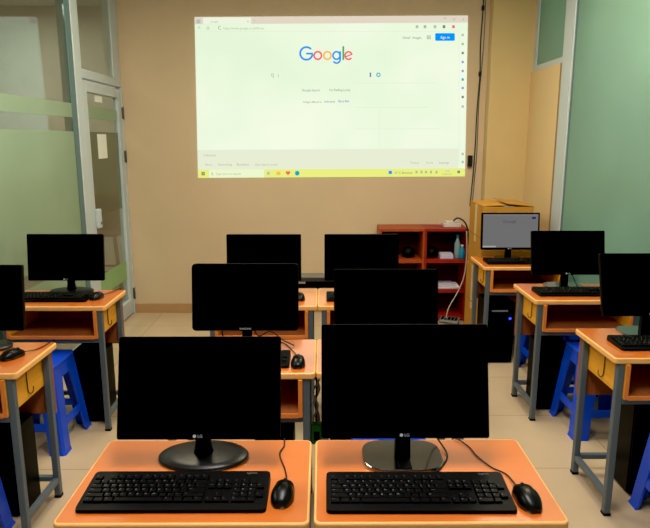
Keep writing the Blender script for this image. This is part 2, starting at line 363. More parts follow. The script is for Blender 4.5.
# six letters of the page logo, drawn with strokes (units: pixels of the wall page)
def stroke(path, w):
    """flat ribbon along a path"""
    qs = []
    n = len(path); L = []; R = []
    for i, p in enumerate(path):
        a = Vector(path[max(i-1, 0)]); b = Vector(path[min(i+1, n-1)]); d = (b-a).normalized(); nn = Vector((-d.y, d.x))*w/2
        L.append((p[0]+nn.x, p[1]+nn.y)); R.append((p[0]-nn.x, p[1]-nn.y))
    return [(L[i], L[i+1], R[i+1], R[i]) for i in range(n-1)]
def arc(cx, cy, rx, ry, a0, a1, n=28): return [(cx+rx*math.cos(math.radians(a0+(a1-a0)*i/n)), cy-ry*math.sin(math.radians(a0+(a1-a0)*i/n))) for i in range(n+1)]
def logo(parent, put, cols, name='logo_letter'):
    L = [('blue', stroke(arc(306.4, 53.4, 6.2, 6.3, 42, 352), 1.9)+stroke([(306.2, 53.6), (313.0, 53.6)], 1.8)),
         ('red', stroke(arc(317.8, 55.5, 3.7, 3.8, 0, 360), 1.7)),
         ('amber', stroke(arc(327.4, 55.5, 3.7, 3.8, 0, 360), 1.7)),
         ('blue', stroke(arc(336.5, 55.5, 3.5, 3.8, 0, 360), 1.7)+stroke([(340.2, 51.3), (340.2, 58.5)]+arc(336.6, 59.4, 3.6, 3.7, 0, -150, 16), 1.7)),
         ('green', stroke([(343.3, 46.2), (343.3, 60.0)], 1.8)),
         ('red', stroke(arc(348.5, 55.6, 3.5, 3.8, 12, 325), 1.6)+stroke([(345.2, 57.0), (352.0, 54.2)], 1.3))]
    for c, q in L: MB().quads([[put(x, y) for x, y in f] for f in q]).link(name, cols[c], parent)
logo(PG, lambda x, y: wp(x, y, .002), G)
label_text('magnifier_icon', 'q', 271, 273.6, 76.6, G['grey']); rect('text_cursor', 278, 74, 278.5, 77.6, G['grey'])
rect('microphone_icon', 369.7, 72.6, 371.1, 77, G['link']); MB().quads([[wp(x, y, .002) for x, y in f] for f in stroke(arc(378.4, 74.8, 1.7, 1.7, 0, 360, 14), 1.0)]).link('camera_icon', G['teal'], PG)
label_text('button_text', 'Google Search', 302, 320, 91.3, G['dark']); label_text('button_text', "I'm Feeling Lucky", 329.5, 350.5, 91.0, G['dark'])
label_text('language_text', 'Google offered in:', 303, 322, 102.8, G['dark']); label_text('language_link', 'Indonesia', 324.5, 335, 102.5, G['link']); label_text('language_link', 'Basa Bali', 338.5, 349, 102.2, G['link'])
ln = [rect('faint_line', x0, y0, x1, y1, G['line']) for x0, y0, x1, y1 in ((354, 82.8, 438, 83.3), (354, 107.0, 430, 107.5), (355, 128.6, 440, 129.0), (379, 108, 379.4, 148), (200, 31.2, 459, 31.6))]
rect('side_rule', 458.8, 32, 459.2, 166, G['line'])
for y, c in ((35, 'icon'), (44, 'grey'), (53, 'dark'), (62, 'violet'), (71, 'violet'), (79.5, 'teal'), (88, 'violet'), (97, 'dark'), (106.5, 'icon'), (154, 'icon'), (162, 'icon')):
    rect('sidebar_icon', 461.6, y-1.2, 463.8, y+1.2, G[c])
ft = flat('footer_band', [(197.6, 150), (458.6, 148.5), (458.4, 168.2), (198, 169.6)], G['footer'], PG, .0012)
label_text('footer_text', 'Indonesia', 204, 216, 156.3, G['grey'], ft)
for t, x0, x1 in (('About', 205, 212.5), ('Advertising', 218, 232), ('Business', 237, 249), ('How Search works', 255, 277.5)): label_text('footer_text', t, x0, x1, 165.6, G['grey'], ft)
for t, x0, x1 in (('Privacy', 410.5, 419), ('Terms', 425.5, 433), ('Settings', 439, 449)): label_text('footer_text', t, x0, x1, 163.8, G['grey'], ft)
tk = flat('taskbar', [(197.9, 169.7), (465.1, 168.3), (465, 176.5), (198, 178)], G['yellow'], PG, .0015)
flat('search_field', [(209, 169.9), (264, 169.5), (264, 177.4), (209, 177.8)], G['pale'], tk, .0022)
label_text('field_text', 'Type here to search', 215.5, 241, 174.9, G['grey'], tk, .004); label_text('field_icon', 'q', 211, 213, 174.8, G['grey'], tk, .004)
sw = MB()
for i in (0, 1):
    for j in (0, 1): sw.poly([wp(201.5+i*1.8+a, 172+j*1.8+b, .003) for a, b in ((0, 1.5), (1.5, 1.5), (1.5, 0), (0, 0))])
sw.link('start_icon', G['black'], tk)
rect('task_view_icon', 267, 171.8, 269.6, 174.8, G['icon'], tk, .003); rect('folder_icon', 276.4, 171.6, 280.4, 175, G['amber'], tk, .003)
hp = [(288, 175.4), (285.8, 173)]+arc(286.9, 172.3, 1.2, 1.2, 190, 20, 6)+arc(289.1, 172.3, 1.2, 1.2, 160, -10, 6)+[(290.2, 173)]
MB().poly([wp(x, y, .003) for x, y in hp]).link('heart_icon', G['heart'], tk)
MB().poly([wp(x, y, .003) for x, y in arc(297.2, 173.2, 2.3, 2.4, 0, 345, 20)]).link('browser_icon', G['teal'], tk)
label_text('weather_text', '27\u00b0C Berawan', 394.5, 412.5, 173.8, G['dark'], tk, .003); rect('weather_icon', 388.6, 170.8, 392, 174, G['blue'], tk, .003)
for x in (416.5, 421.5, 426, 431, 436.5): rect('tray_icon', x-1, 170.8, x+1, 173.4, G['grey'], tk, .003)
label_text('clock_text', '10:26', 445, 450, 172, G['grey'], tk, .003); label_text('clock_text', '22/08/2023', 442, 452, 175, G['grey'], tk, .003)
rect('notification_icon', 457.4, 170.6, 460, 173.2, G['dark'], tk, .003)

# ================================================================ DESKS
DW, DD, DH = .598, .401, .725
def make_desk(label):
    t = thing('computer_desk', label, 'desk', (0, 0, 0))
    hw, hd = DW/2, DD/2
    MB().prism(rrect(DW, DD-.024, .017, 5, 0, .012), 'z', DH-.026, DH, .006, 3, captop=1).link('tabletop', [M['top'], M['edge']], t)
    for s in (-1, 1):
        a, b = sorted((s*(hw-.050), s*(hw-.066)))
        MB().box(a, b, -hd+.022, hd-.034, .545, DH-.0265, .002).link('side_panel', [M['yellow']], t)
        lipm = MB().box(a-.0005, b+.0005, -hd+.018, -hd+.0219, .545, DH-.0265, .001)
        lipm.link('panel_lip', M['lip'], t)
        for f in (-1, 1):
            y0 = -hd+.03 if f < 0 else hd-.062
            x0, x1 = sorted((s*(hw-.021), s*(hw-.049)))
            lg = MB().box(x0, x1, y0, y0+.028, .012, DH-.0262, .003).link('leg', M['steel'], t)
            MB().box(x0-.0015, x1+.0015, y0-.0015, y0+.0295, 0, .0125, .002).link('foot_cap', M['cap'], lg)
        MB().box(s*(hw-.035)-.0125, s*(hw-.035)+.0125, -hd+.058, hd-.062, .075, .101, .003).link('side_rail', M['steel'], t)
        hx = s*(hw-.046)
        MB().tube([(hx, -.012, .685), (hx, -.010, .60), (hx, -.004, .575), (hx+s*.004, .008, .566), (hx+s*.008, .02, .575), (hx+s*.008, .022, .592)], .0022, 6, spline=5).tube([(hx, -.022, .685), (hx, -.012, .685), (hx, -.002, .683)], .0024, 6).link('hook', M['wire'], t)
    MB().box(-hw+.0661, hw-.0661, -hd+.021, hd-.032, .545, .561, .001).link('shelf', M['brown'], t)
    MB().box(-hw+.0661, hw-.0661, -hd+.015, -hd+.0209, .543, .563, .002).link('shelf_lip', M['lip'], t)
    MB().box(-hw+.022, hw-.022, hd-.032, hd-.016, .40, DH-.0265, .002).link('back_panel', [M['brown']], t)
    MB().box(-hw+.0495, hw-.0495, -hd+.031, -hd+.055, .518, .5425, .003).link('front_rail', M['steel'], t)
    MB().box(-hw+.0495, hw-.0495, hd-.060, hd-.036, .08, .104, .003).link('cross_rail', M['steel'], t)
    return t
hd = DD/2
desk_spots = [
 ('front left computer desk, orange topped, holding the monitor with round base', -.0285-DW/2, 1.686-hd, 'c'),
 ('front right computer desk, orange topped, holding the monitor with squarish base', -.0195+DW/2, 1.687-hd, 'c'),
 ('desk in the middle row under the monitor with rounded corners', -.0285-DW/2, 2.631-hd, 'c'),
 ('desk in the middle row hidden behind the front right monitor', -.0195+DW/2, 2.633-hd, 'c'),
 ('left desk of the back pair below the projected page', -.0285-DW/2, 3.602-hd, 'c'),
 ('right desk of the back pair below the projected page, in front of the bookcases', -.0195+DW/2, 3.604-hd, 'c'),
 ('nearest desk along the right wall, cut by the right edge of the photo', 1.2006+DW/2, 2.4004+hd, 'r'),
 ('second desk along the right wall, between the nearest desk and the lit monitor', 1.1937+DW/2, 3.3262+hd, 'r'),
 ('farthest desk along the right wall, holding the lit monitor', 1.1435+DW/2, 4.2405+hd, 'r'),
 ('nearest desk along the left glass partition, cut by the left edge of the photo', -1.1734-DW/2, 2.2272+hd, 'l'),
 ('desk by the left glass partition nearest the white door', -1.1669-DW/2, 3.1936+hd, 'l'),
]
GR = {'c': 'desks in the two centre columns', 'r': 'desks along the right wall', 'l': 'desks along the left partition'}
proto = make_desk(desk_spots[0][0])
for i, (lb, x, y, g) in enumerate(desk_spots):
    o = proto if i == 0 else dup(proto, lb, (x, y, 0))
    o.location = (x+(.006 if i == 6 else 0)+(.0045 if g == 'l' else 0), y+(.008 if g == 'c' else -.004), 0)
    if g == 'l': o.scale = (.985, 1, 1); o['group'] = GR[g]
    if i < 2: o.scale = (1.012, 1.10, 1); o.location.y -= .002; o.location.x += -.005+.008*i

# ================================================================ MONITORS
def monitor(label, cx, yb, zb, w, h, tilt, base, by, lit=False, mark='LG', round_=.006, rz=0, bscale=1):
    t = thing('monitor', label, 'monitor', (cx, by, DH), rz, 'computer monitors on the desks')
    Mx = Matrix.Translation((0, yb-by, zb-DH)) @ Matrix.Rotation(-tilt, 4, 'X')
    # housing: front plane y=0, z 0..h, back shell bulging to +y
    MB().prism(rrect(w, h, round_, 4, 0, h/2), 'y', .006, .028, .004).prism(rrect(w*.72, h*.62, .03, 4, 0, h*.46), 'y', .027, .05, .01).xf(Mx).link('housing', M['black'], t)
    rim, chin = .011, .017
    fr = MB()
    outer = rrect(w, h, round_, 4, 0, h/2); inner = rrect(w-2*rim, h-rim-chin, .002, 4, 0, (h-rim+chin)/2)
    fs = []
    for i in range(len(outer)):
        j = (i+1) % len(outer); o1, o2, i1, i2 = outer[i], outer[j], inner[i], inner[j]
        fs += [[(o1[0], 0, o1[1]), (o2[0], 0, o2[1]), (i2[0], 0, i2[1]), (i1[0], 0, i1[1])],
               [(o1[0], 0, o1[1]), (o2[0], 0, o2[1]), (o2[0], .0062, o2[1]), (o1[0], .0062, o1[1])],
               [(i1[0], 0, i1[1]), (i2[0], 0, i2[1]), (i2[0], .004, i2[1]), (i1[0], .004, i1[1])]]
    bz = fr.quads(fs).xf(Mx).link('bezel', M['bezel'], t)
    so = MB().box(-w/2+rim, w/2-rim, .002, .0058, chin, h-rim).xf(Mx).link('screen', glow('lit_grey_screen', (126, 125, 126), .75) if lit else M['screen'], t)
    if lit:
        so['label'] = 'lit grey screen showing a search page'
        LG_ = {k: glow('lit_'+k, (84, 78, 84)) for k in ('blue', 'red', 'amber', 'green')}
        W_, H_ = w-2*rim, h-rim-chin
        pos = lambda x, y, l=.0012: Mx @ Vector(((x-331)/268*W_, l, chin+H_*(1-(y-17)/161)))
        logo(so, lambda x, y: pos(327+(x-327)*1.25, y-1), LG_)
        for nm, x0, y0, x1, y1, c in (('sign_in_button', 434, 30, 453, 40, (34, 40, 92)), ('text_line', 285, 88, 370, 90, (116, 112, 114)), ('text_line', 300, 102, 352, 104, (116, 112, 114)), ('page_tab', 196, 170, 262, 177, (165, 165, 162)), ('tab_bar', 196, 18, 466, 23, (124, 120, 116))):
            MB().poly([pos(x0, y0), pos(x0, y1), pos(x1, y1), pos(x1, y0)]).link(nm, glow('lit_'+nm, c), so)
    # maker's mark on the chin
    me, a, b = text_mesh(mark); k = .011 if mark == 'LG' else .0105
    tx = Mx @ Matrix.Translation((-(b-a)*k/2+(.004 if mark == 'LG' else 0), -.0004, chin/2-.0036)) @ Matrix.Rotation(PI/2, 4, 'X') @ Matrix.Diagonal((k, k, k, 1)) @ Matrix.Translation((-a, 0, 0))
    lg = MB().mesh(me, tx)
    if mark == 'LG':
        dsk = [(-.011+.0046*math.cos(q*PI/9), chin/2+.0046*math.sin(q*PI/9)) for q in range(18)]
        lg.poly([Mx @ Vector((x, -.0004, z)) for x, z in dsk])
    lg.link('logo', M['logo'], bz)
    hinge_p = Mx @ Vector((0, .045, .045))
    if base == 'round':
        MB().lathe([(.10, 0), (.125, .002), (.127, .007), (.122, .012), (.09, .016), (.03, .019)], sx=bscale, sy=.66*bscale, n=40).link('base', M['base_satin'], t)
        nk = MB().lathe([(.030, .014), (.026, .025), (.022, .05)]+[(.022, hinge_p.z*.8), (.02, hinge_p.z)], n=20)
        nk.box(-.03, .03, -.02, max(.012, hinge_p.y*.2), hinge_p.z-.02, hinge_p.z+.02, .004, Mx=Matrix.Translation((0, hinge_p.y*.6, 0)))
        nk.link('neck', M['black'], t)
    else:
        pts = []
        for q in range(40):
            a = 2*PI*q/40; c, s = math.cos(a), math.sin(a)
            pts.append((math.copysign(abs(c)**.55, c)*.112*bscale, math.copysign(abs(s)**.6, s)*.088*bscale))
        MB().prism(pts, 'z', 0, .010, .003).link('base', M['base_gloss'], t)
        MB().box(-.018, .018, -.084*bscale, 0, .0095, .013, .002).link('base_ridge', M['bezel'], t)
        nk = MB().prism([(-.022, .0095), (.022, .0095), (.019, hinge_p.z), (-.019, hinge_p.z)], 'y', -.018, .012, .003)
        nk.box(-.035, .035, -.012, .012, hinge_p.z-.02, hinge_p.z+.02, .004, Mx=Matrix.Translation((0, hinge_p.y*.6, 0)))
        nk.link('neck', M['black'], t)
    return t
T = math.radians
monitor('large dark monitor on a round base on the front left desk', -.334, 1.545, .812, .442, .276, T(16), 'round', 1.606)
monitor('large dark monitor on a squarish glossy base on the front right desk', .226, 1.545, .814, .455, .307, T(15), 'square', 1.605)
monitor('dark monitor with rounded corners on the middle row left desk', -.319, 2.472, .824, .443, .280, T(9), 'round', 2.53, mark='SAMSUNG', round_=.016, bscale=.85)
monitor('dark monitor on the middle row right desk, behind the front right monitor', .270, 2.49, .808, .438, .268, T(10), 'round', 2.54, bscale=.85)
monitor('dark monitor on the left desk of the back pair', -.335, 3.50, .80, .430, .270, T(5), 'round', 3.535, bscale=.7)
monitor('dark monitor on the right desk of the back pair, in front of the orange bookcase', .230, 3.50, .80, .430, .270, T(5), 'round', 3.535, bscale=.7)
monitor('dark monitor on the desk beside the white door', -1.472, 3.475, .808, .434, .268, T(7), 'round', 3.545)
monitor('dark monitor cut by the left edge of the photo, beside the glass partition', -1.465, 2.47, .826, .444, .274, T(8), 'round', 2.55)
monitor('monitor with a lit grey screen in front of the cardboard box', 1.398, 4.515, .80, .430, .274, T(6), 'square', 4.565, lit=True, bscale=.85)
monitor('dark monitor on the second right wall desk, left of the nearest right one', 1.472, 3.595, .812, .436, .264, T(12), 'square', 3.66)
monitor('dark monitor cut by the right edge of the photo, against the green glass', 1.492, 2.675, .826, .446, .285, T(18), 'square', 2.74, bscale=1.0)

# ================================================================ KEYBOARDS (each key a part)
KW, KD = .462, .158
def kb_z(y): return .010+.012*(y+KD/2)/KD          # sloped deck
def make_keyboard(label):
    t = thing('keyboard', label, 'keyboard', (0, 0, 0), 0, 'black keyboards on the desks')
    b = bmesh.new(); out = rrect(KW, KD, .012, 4)
    mb = MB()
    lo = [(x, y, .002) for x, y in out]; hi = [(x*.995, y*.985, kb_z(y)) for x, y in out]; n = len(out)
    mb.quads([lo[::-1], hi]+[[lo[i], lo[(i+1) % n], hi[(i+1) % n], hi[i]] for i in range(n)])
    body = mb.box(-KW/2+.03, -KW/2+.06, -KD/2+.01, -KD/2+.02, 0, .003).box(KW/2-.06, KW/2-.03, -KD/2+.01, -KD/2+.02, 0, .003).box(-KW/2+.03, KW/2-.03, KD/2-.02, KD/2-.01, 0, .003).link('body', M['black'], t)
    me, a, c = text_mesh('logitech'); k = .027/(c-a)
    sl = math.atan(.012/KD)
    MB().mesh(me, Matrix.Translation((KW/2-.062, KD/2-.014, kb_z(KD/2-.014)+.0006)) @ Matrix.Rotation(sl, 4, 'X') @ Matrix.Diagonal((k, k, k, 1)) @ Matrix.Translation((-a, 0, 0))).link('logo', M['legend'], body)
    p = .0192; x0 = -KW/2+.014; ytop = KD/2-.034
    keys = []   # (x centre, y centre, width, legend)
    def row(y, x, spec, h=1):
        for wd, lg in spec:
            keys.append((x+wd*p/2, y, wd*p-.0022, h*p*.92-.002, lg)); x += wd*p
    S = .92*p
    fr = [(1, 'Esc')]
    row(ytop+S*.1, x0, fr)
    for gi in range(3): row(ytop+S*.1, x0+p*(2+gi*4.5), [(1, 'F%d' % (gi*4+i+1)) for i in range(4)])
    y = ytop-S*1.02
    row(y, x0, [(1, c) for c in "`1234567890-="]+[(2, '<')])
    row(y-S, x0, [(1.5, 'Tab')]+[(1, c) for c in 'QWERTYUIOP[]']+[(1.5, '\\')])
    row(y-2*S, x0, [(1.75, 'Caps')]+[(1, c) for c in "ASDFGHJKL;'"]+[(2.25, 'Enter')])
    row(y-3*S, x0, [(2.25, 'Shift')]+[(1, c) for c in 'ZXCVBNM,./']+[(2.75, 'Shift')])
    row(y-4*S, x0, [(1.25, 'Ctrl'), (1.25, ''), (1.25, 'Alt'), (6.25, ''), (1.25, 'Alt'), (1.25, ''), (1.25, ''), (1.25, 'Ctrl')])
    xn = x0+15.25*p
    row(y, xn, [(1, 'Ins'), (1, 'Hm'), (1, 'Pg')]); row(y-S, xn, [(1, 'Del'), (1, 'End'), (1, 'Pg')])
    row(y-3*S, xn+p, [(1, '^')]); row(y-4*S, xn, [(1, '<'), (1, 'v'), (1, '>')])
    xp = xn+3.25*p
    row(y, xp, [(1, '/'), (1, '*'), (1, '-')]); row(y-S, xp, [(1, '7'), (1, '8'), (1, '9'), (1, '+')])
    row(y-2*S, xp, [(1, '4'), (1, '5'), (1, '6')]); row(y-3*S, xp, [(1, '1'), (1, '2'), (1, '3'), (1, '=')]); row(y-4*S, xp, [(2, '0'), (1, '.')])
    sxx = (KW-.022)/(xp+4*p-x0)
    for kx, ky, kw, kh, lg in keys:
        kx = -KW/2+.011+(kx-x0)*sxx; kw *= sxx
        m1 = MB(); z = kb_z(ky)
        m1.prism([(-kw/2, -kh/2), (kw/2, -kh/2), (kw/2, kh/2), (-kw/2, kh/2)], 'z', -.001, .0055, .0016, 1)
        if lg:
            me, a, c = text_mesh(lg); k = .0075 if len(lg) == 1 else .0042
            m1.slot = 1
            m1.mesh(me, Matrix.Translation((-kw/2+.0028, kh/2-.0028-k*.7, .0058)) @ Matrix.Diagonal((k, k, k, 1)) @ Matrix.Translation((-a, 0, 0)))
        m1.xf(Matrix.Translation((kx, ky, z)) @ Matrix.Rotation(sl, 4, 'X'))
        m1.link('key', [M['key'], M['legend']], t)
    return t
def zd(px, py): return wall_point(px, py, 'z', DH)
kb_spots = [
 ('black keyboard on the front left desk, before the round monitor base', -.366, 1.418, .0),
 ('black keyboard on the front right desk, before the squarish monitor base', .241, 1.412, -.005),
 ('black keyboard on the desk beside the white door', -1.535, 3.380, 0),
 ('black keyboard on the nearest desk along the right wall', 1.505, 2.568, 0),
 ('black keyboard on the second desk along the right wall', 1.474, 3.490, 0),
 ('black keyboard below the lit grey monitor', 1.420, 4.405, 0),
 ('black keyboard on the middle row left desk, only its right end in sight', zd(290, 362).x-KW/2, 2.375, 0),
 ('black keyboard on the back pair right desk, only its left end in sight', zd(325.5, 299).x+KW/2+.005, 3.385, 0),
]
kp = make_keyboard(kb_spots[0][0])
for i, (lb, x, y, r) in enumerate(kb_spots):
    o = kp if i == 0 else dup(kp, lb, (0, 0, 0))
    o.location = (x, y, DH); o.rotation_euler = (0, 0, r)

# ================================================================ MICE
def mouse(label, x, y, rz, cable, s=1):
    t = thing('computer_mouse', label, 'mouse', (x, y, DH), rz, 'black mice on the desks')
    b = MB(); prof = []
    nl, nr = 14, 12; rings = []
    def sect(v):   # v 0 tail .. 1 nose
        yy = -.052+.104*v; w = .031*(math.sin(PI*min(max(v*.93+.035, 0), 1))**.42)*(1-.12*math.exp(-((v-.6)/.18)**2)); hh = .037*(math.sin(PI*(v*.82+.10))**.7); return yy, w, hh
    for i in range(nl+1):
        yy, w, hh = sect(i/nl)
        rings.append([(w*math.copysign(abs(math.cos(a))**.8, math.cos(a)), yy, .001+hh*max(0, math.sin(a))**.75) for a in [PI*k/nr for k in range(nr+1)]])
    fs = []
    for i in range(nl):
        for k in range(nr): fs.append([rings[i][k], rings[i][k+1], rings[i+1][k+1], rings[i+1][k]])
        fs.append([rings[i][nr], rings[i][0], rings[i+1][0], rings[i+1][nr]])
    fs += [rings[0][::-1], rings[-1]]
    bo = b.quads(fs)
    for f in bo.bm.faces: f.smooth = True
    bo.link('body', M['mouse'] if s else M['black'], t)
    fs2 = []
    for sd in (0, 1):
        m2 = MB(); f2 = []
        for i in range(9, nl-0):
            rg = range(2, 6) if sd == 0 else range(6, 10)
            for k in rg:
                f2.append([(p[0], p[1], p[2]+.0012) for p in (rings[i][k], rings[i][k+1], rings[i+1][k+1], rings[i+1][k])])
        m2.quads(f2)
        for f in m2.bm.faces: f.smooth = True
        m2.link('button', M['key'], t)
    MB().lathe([(.008, -.003), (.0095, 0), (.008, .003)], n=16, Mx=Matrix.Translation((0, .027, .0265)) @ Matrix.Rotation(PI/2, 4, 'Y')).link('scroll_wheel', M['black'], t)
    if cable:
        inv = (Matrix.Translation((x, y, DH)) @ Matrix.Rotation(rz, 4, 'Z')).inverted()
        MB().tube([(0, .050, .012), (0, .062, .008)]+[inv @ Vector(p) for p in cable], .0021, 6, spline=6).link('cord', M['cable_b'], t)
    return t
ZT = DH+.004
def on_top(px, py): return wall_point(px, py, 'z', ZT)
mouse('black mouse right of the keyboard on the front left desk', -.098, 1.408, -.10, [on_top(285, 469), on_top(279.6, 454), on_top(284, 446), (-.113, 1.715, DH+.002), (-.113, 1.73, DH-.05)])
mouse('black mouse right of the keyboard on the front right desk', .508, 1.385, .12, [on_top(506, 474), on_top(491, 467), on_top(477, 456), on_top(468, 446), (.395, 1.715, DH+.002), (.39, 1.73, DH-.05)])
p = zd(298, 366)
mouse('black mouse on the middle row left desk', p.x, p.y+.015, 0, [on_top(287, 345), (-.195, 2.62, ZT), (-.23, 2.655, DH+.003), (-.24, 2.67, DH-.05)])
p = zd(300.5, 301)
mouse('black mouse on the back pair left desk', p.x-.005, p.y+.04, 0, None)
mouse('black mouse beside the keyboard on the desk by the white door', -1.268, 3.385, -.2, [(-1.24, 3.50, ZT), (-1.215, 3.58, ZT), (-1.21, 3.615, DH+.003), (-1.21, 3.63, DH-.05)])
mouse('black mouse on the nearest left desk, cut by the left edge', -1.275, 2.425, -.5, [(-1.215, 2.52, ZT), (-1.20, 2.60, ZT), (-1.20, 2.65, DH+.003), (-1.20, 2.665, DH-.05)])
# cords of monitors lying on desks
def cord(label, pts, m='cable_b', r=.0025, name='cable', group=None):
    return tag(MB().tube(pts, r, 6, spline=6).link(name, M[m]), label, 'cable', group)
cord('thin black cable looping beside the squarish monitor base on the front right desk', [(.30, 1.66, .83), (.33, 1.68, .76), on_top(447, 454), on_top(442, 466), (.30, 1.512, ZT)])
cord('black cable hanging below the rounded corner monitor, left of its neck', [(-.42, 2.53, .86), (-.425, 2.53, .79), (-.40, 2.545, ZT), (-.39, 2.60, ZT)])
cord('black cable curling right of the neck of the rounded corner monitor', [(-.30, 2.54, .85), (-.275, 2.54, .78), (-.22, 2.54, .80), (-.17, 2.545, .76), (-.12, 2.56, ZT)])
cord('thin cable curving behind the monitor base on the second right wall desk', [(1.47, 3.66, .85), (1.52, 3.67, .80), (1.545, 3.66, .75), (1.54, 3.60, ZT)])
cord('thin cable behind the monitor base on the nearest right wall desk', [(1.50, 2.71, .86), (1.535, 2.72, .80), (1.545, 2.71, .75), (1.52, 2.65, ZT)])

# ================================================================ COMPUTER TOWERS
def tower(label, x0, yf, led=False, w=.178, h=.42, d=.37):
    t = thing('computer_tower', label, 'computer tower', (x0+w/2, yf+d/2, 0), 0, 'black computer towers under the desks')
    MB().box(-w/2, w/2, -d/2+.02, d/2, .012, h, .004).link('case', M['black'], t)
    fp = MB().box(-w/2+.001, w/2-.001, -d/2, -d/2+.0195, .012, h-.001, .006).link('front_panel', M['bezel'], t)
    MB().box(-w/2+.03, w/2-.05, -d/2-.002, -d/2+.001, h-.065, h-.052, .001).link('drive_trim', M['silver'] if led else M['cap'], fp)
    MB().lathe([(.008, 0), (.010, .002), (.009, .004)], n=16, Mx=Matrix.Translation((w/2-.032, -d/2+.001, h-.115)) @ Matrix.Rotation(PI/2, 4, 'X')).link('power_button', M['led'] if led else M['black'], fp)
    for a in (-1, 1):
        for b in (-1, 1): MB().box(a*(w/2-.03)-.012, a*(w/2-.03)+.012, b*(d/2-.04)-.012, b*(d/2-.04)+.012, 0, .0125, .002).link('foot', M['cap'], t)
    return t
tower('black computer tower with a blue light under the lit monitor desk', 1.190, 4.275, True, .196, .455, .285)
tower('black computer tower under the second right wall desk, between its legs', 1.285, 3.475, w=.175, d=.18, h=.42)
tower('black computer tower under the nearest right wall desk', 1.400, 2.556, w=.178, d=.17, h=.44)
tower('black computer tower under the desk by the white door', -1.425, 3.325, w=.18, d=.195, h=.42)
tower('black computer tower under the nearest left desk', -1.455, 2.41, w=.178, d=.145, h=.42)
tower('black computer tower under the middle row left desk', -.28, 2.36, w=.16, d=.21, h=.40)
tower('black computer tower under the middle row right desk', .035, 2.40, w=.17, d=.17, h=.42)

# ================================================================ BLUE STOOLS
def make_stool(label):
    t = thing('plastic_stool', label, 'stool', (0, 0, 0), 0, 'blue plastic stools at the desks')
    H, a, b, th = .465, .140, .185, .010
    MB().prism(rrect(2*a+.01, 2*a+.01, .03), 'z', H-.02, H, .007, 3).link('seat', M['blue'], t)
    def xy(z): return a+(b-a)*(1-z/(H-.02))
    ap = MB()
    for k in range(4):
        z1, z0 = H-.0201, H-.085; o1, o0 = xy(z1), xy(z0)
        f = [(-o1+.095, -o1, z1), (o1-.095, -o1, z1), (o0-.09, -o0, z0), (-o0+.09, -o0, z0)]
        g = [(x, y+th, z) for x, y, z in f]
        m = MB().quads([f, g[::-1]]+[[f[i], f[(i+1) % 4], g[(i+1) % 4], g[i]] for i in range(4)]).xf(Matrix.Rotation(k*PI/2, 4, 'Z'))
        m.link('apron', M['blue'], t)
        o1, o0 = xy(.165), xy(.125)
        f = [(-o1+.07, -o1+.002, .165), (o1-.07, -o1+.002, .165), (o0-.07, -o0+.002, .125), (-o0+.07, -o0+.002, .125)]
        g = [(x, y+th, z) for x, y, z in f]
        MB().quads([f, g[::-1]]+[[f[i], f[(i+1) % 4], g[(i+1) % 4], g[i]] for i in range(4)]).xf(Matrix.Rotation(k*PI/2, 4, 'Z')).link('stretcher', M['blue'], t)
    for k in range(4):
        lv = []
        for z, wd in ((0, .082), (.02, .078), (.12, .080), (.30, .088), (H-.085, .10), (H-.02, .105)):
            o = xy(z)+(.006 if z < .01 else 0); c = .012
            lv.append([(o-c, o, z), (o, o-c, z), (o, o-wd, z), (o-th, o-wd, z), (o-th, o-th-c*.4, z), (o-th-c*.4, o-th, z), (o-wd, o-th, z), (o-wd, o, z)])
        fs = [lv[0][::-1], lv[-1]]
        for i in range(len(lv)-1):
            for j in range(8): fs.append([lv[i][j], lv[i][(j+1) % 8], lv[i+1][(j+1) % 8], lv[i+1][j]])
        MB().quads(fs).xf(Matrix.Rotation(k*PI/2, 4, 'Z')).link('leg', M['blue'], t)
    return t
stool_spots = [
 ('blue plastic stool at the desk by the white door', -1.515, 3.130, 0),
 ('blue plastic stool at the second right wall desk, behind the nearest desk', 1.553, 3.280, 0),
 ('blue plastic stool at the farthest right wall desk, seen between desk legs', 1.585, 4.075, 0),
 ('blue plastic stool at the nearest right wall desk, cut by the right edge', 1.575, 2.345, 0),
 ('blue plastic stool at the nearest left desk, cut by the left edge', -1.50, 2.20, 0),
 ('blue plastic stool behind the front right desk, only its seat edge in sight', .26, 2.205, 0),
]
sp_ = make_stool(stool_spots[0][0])
for i, (lb, x, y, r) in enumerate(stool_spots):
    o = sp_ if i == 0 else dup(sp_, lb, (0, 0, 0))
    o.location = (x, y, 0); o.rotation_euler = (0, 0, r)

# ================================================================ BACK OF THE ROOM
def bookcase(label, x0, x1, wood):
    yf, yb_, H = 5.345, 5.632, .838
    cx = (x0+x1)/2; t = thing('bookcase', label, 'bookcase', (cx, (yf+yb_)/2, 0), 0, 'low bookcases against the back wall')
    w = (x1-x0)/2; d = (yb_-yf)/2; th = .018
    MB().box(-w, w, -d-.004, d, H-.024, H, .002).link('top', M[wood], t)
    for s in (-1, 1):
        a, b = sorted((s*w, s*(w-th))); MB().box(a, b, -d, d, 0, H-.0241, .002).link('side_panel', M[wood], t)
    for z in (.28, .55): MB().box(-w+th, w-th, -d+.004, d-.01, z-.02, z+.012, .002).link('shelf', M[wood], t)
    MB().box(-w+th, w-th, -d+.004, d-.01, .012, .045, .002).link('bottom_board', M[wood], t)
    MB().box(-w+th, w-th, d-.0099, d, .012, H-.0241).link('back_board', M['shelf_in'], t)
    return t
bookcase('orange brown open bookcase, left one of the two against the back wall', .508, .903, 'shelf_o')
bookcase('red open bookcase, right one of the two, beside the farthest right desk', .905, 1.285, 'shelf_r')
tag(MB().box(1.085, 1.235, 5.43, 5.56, .838, .871, .004).box(1.10, 1.22, 5.45, 5.55, .871, .888, .006).link('network_switch', M['whitep']), 'small white device box on top of the red bookcase', 'device')
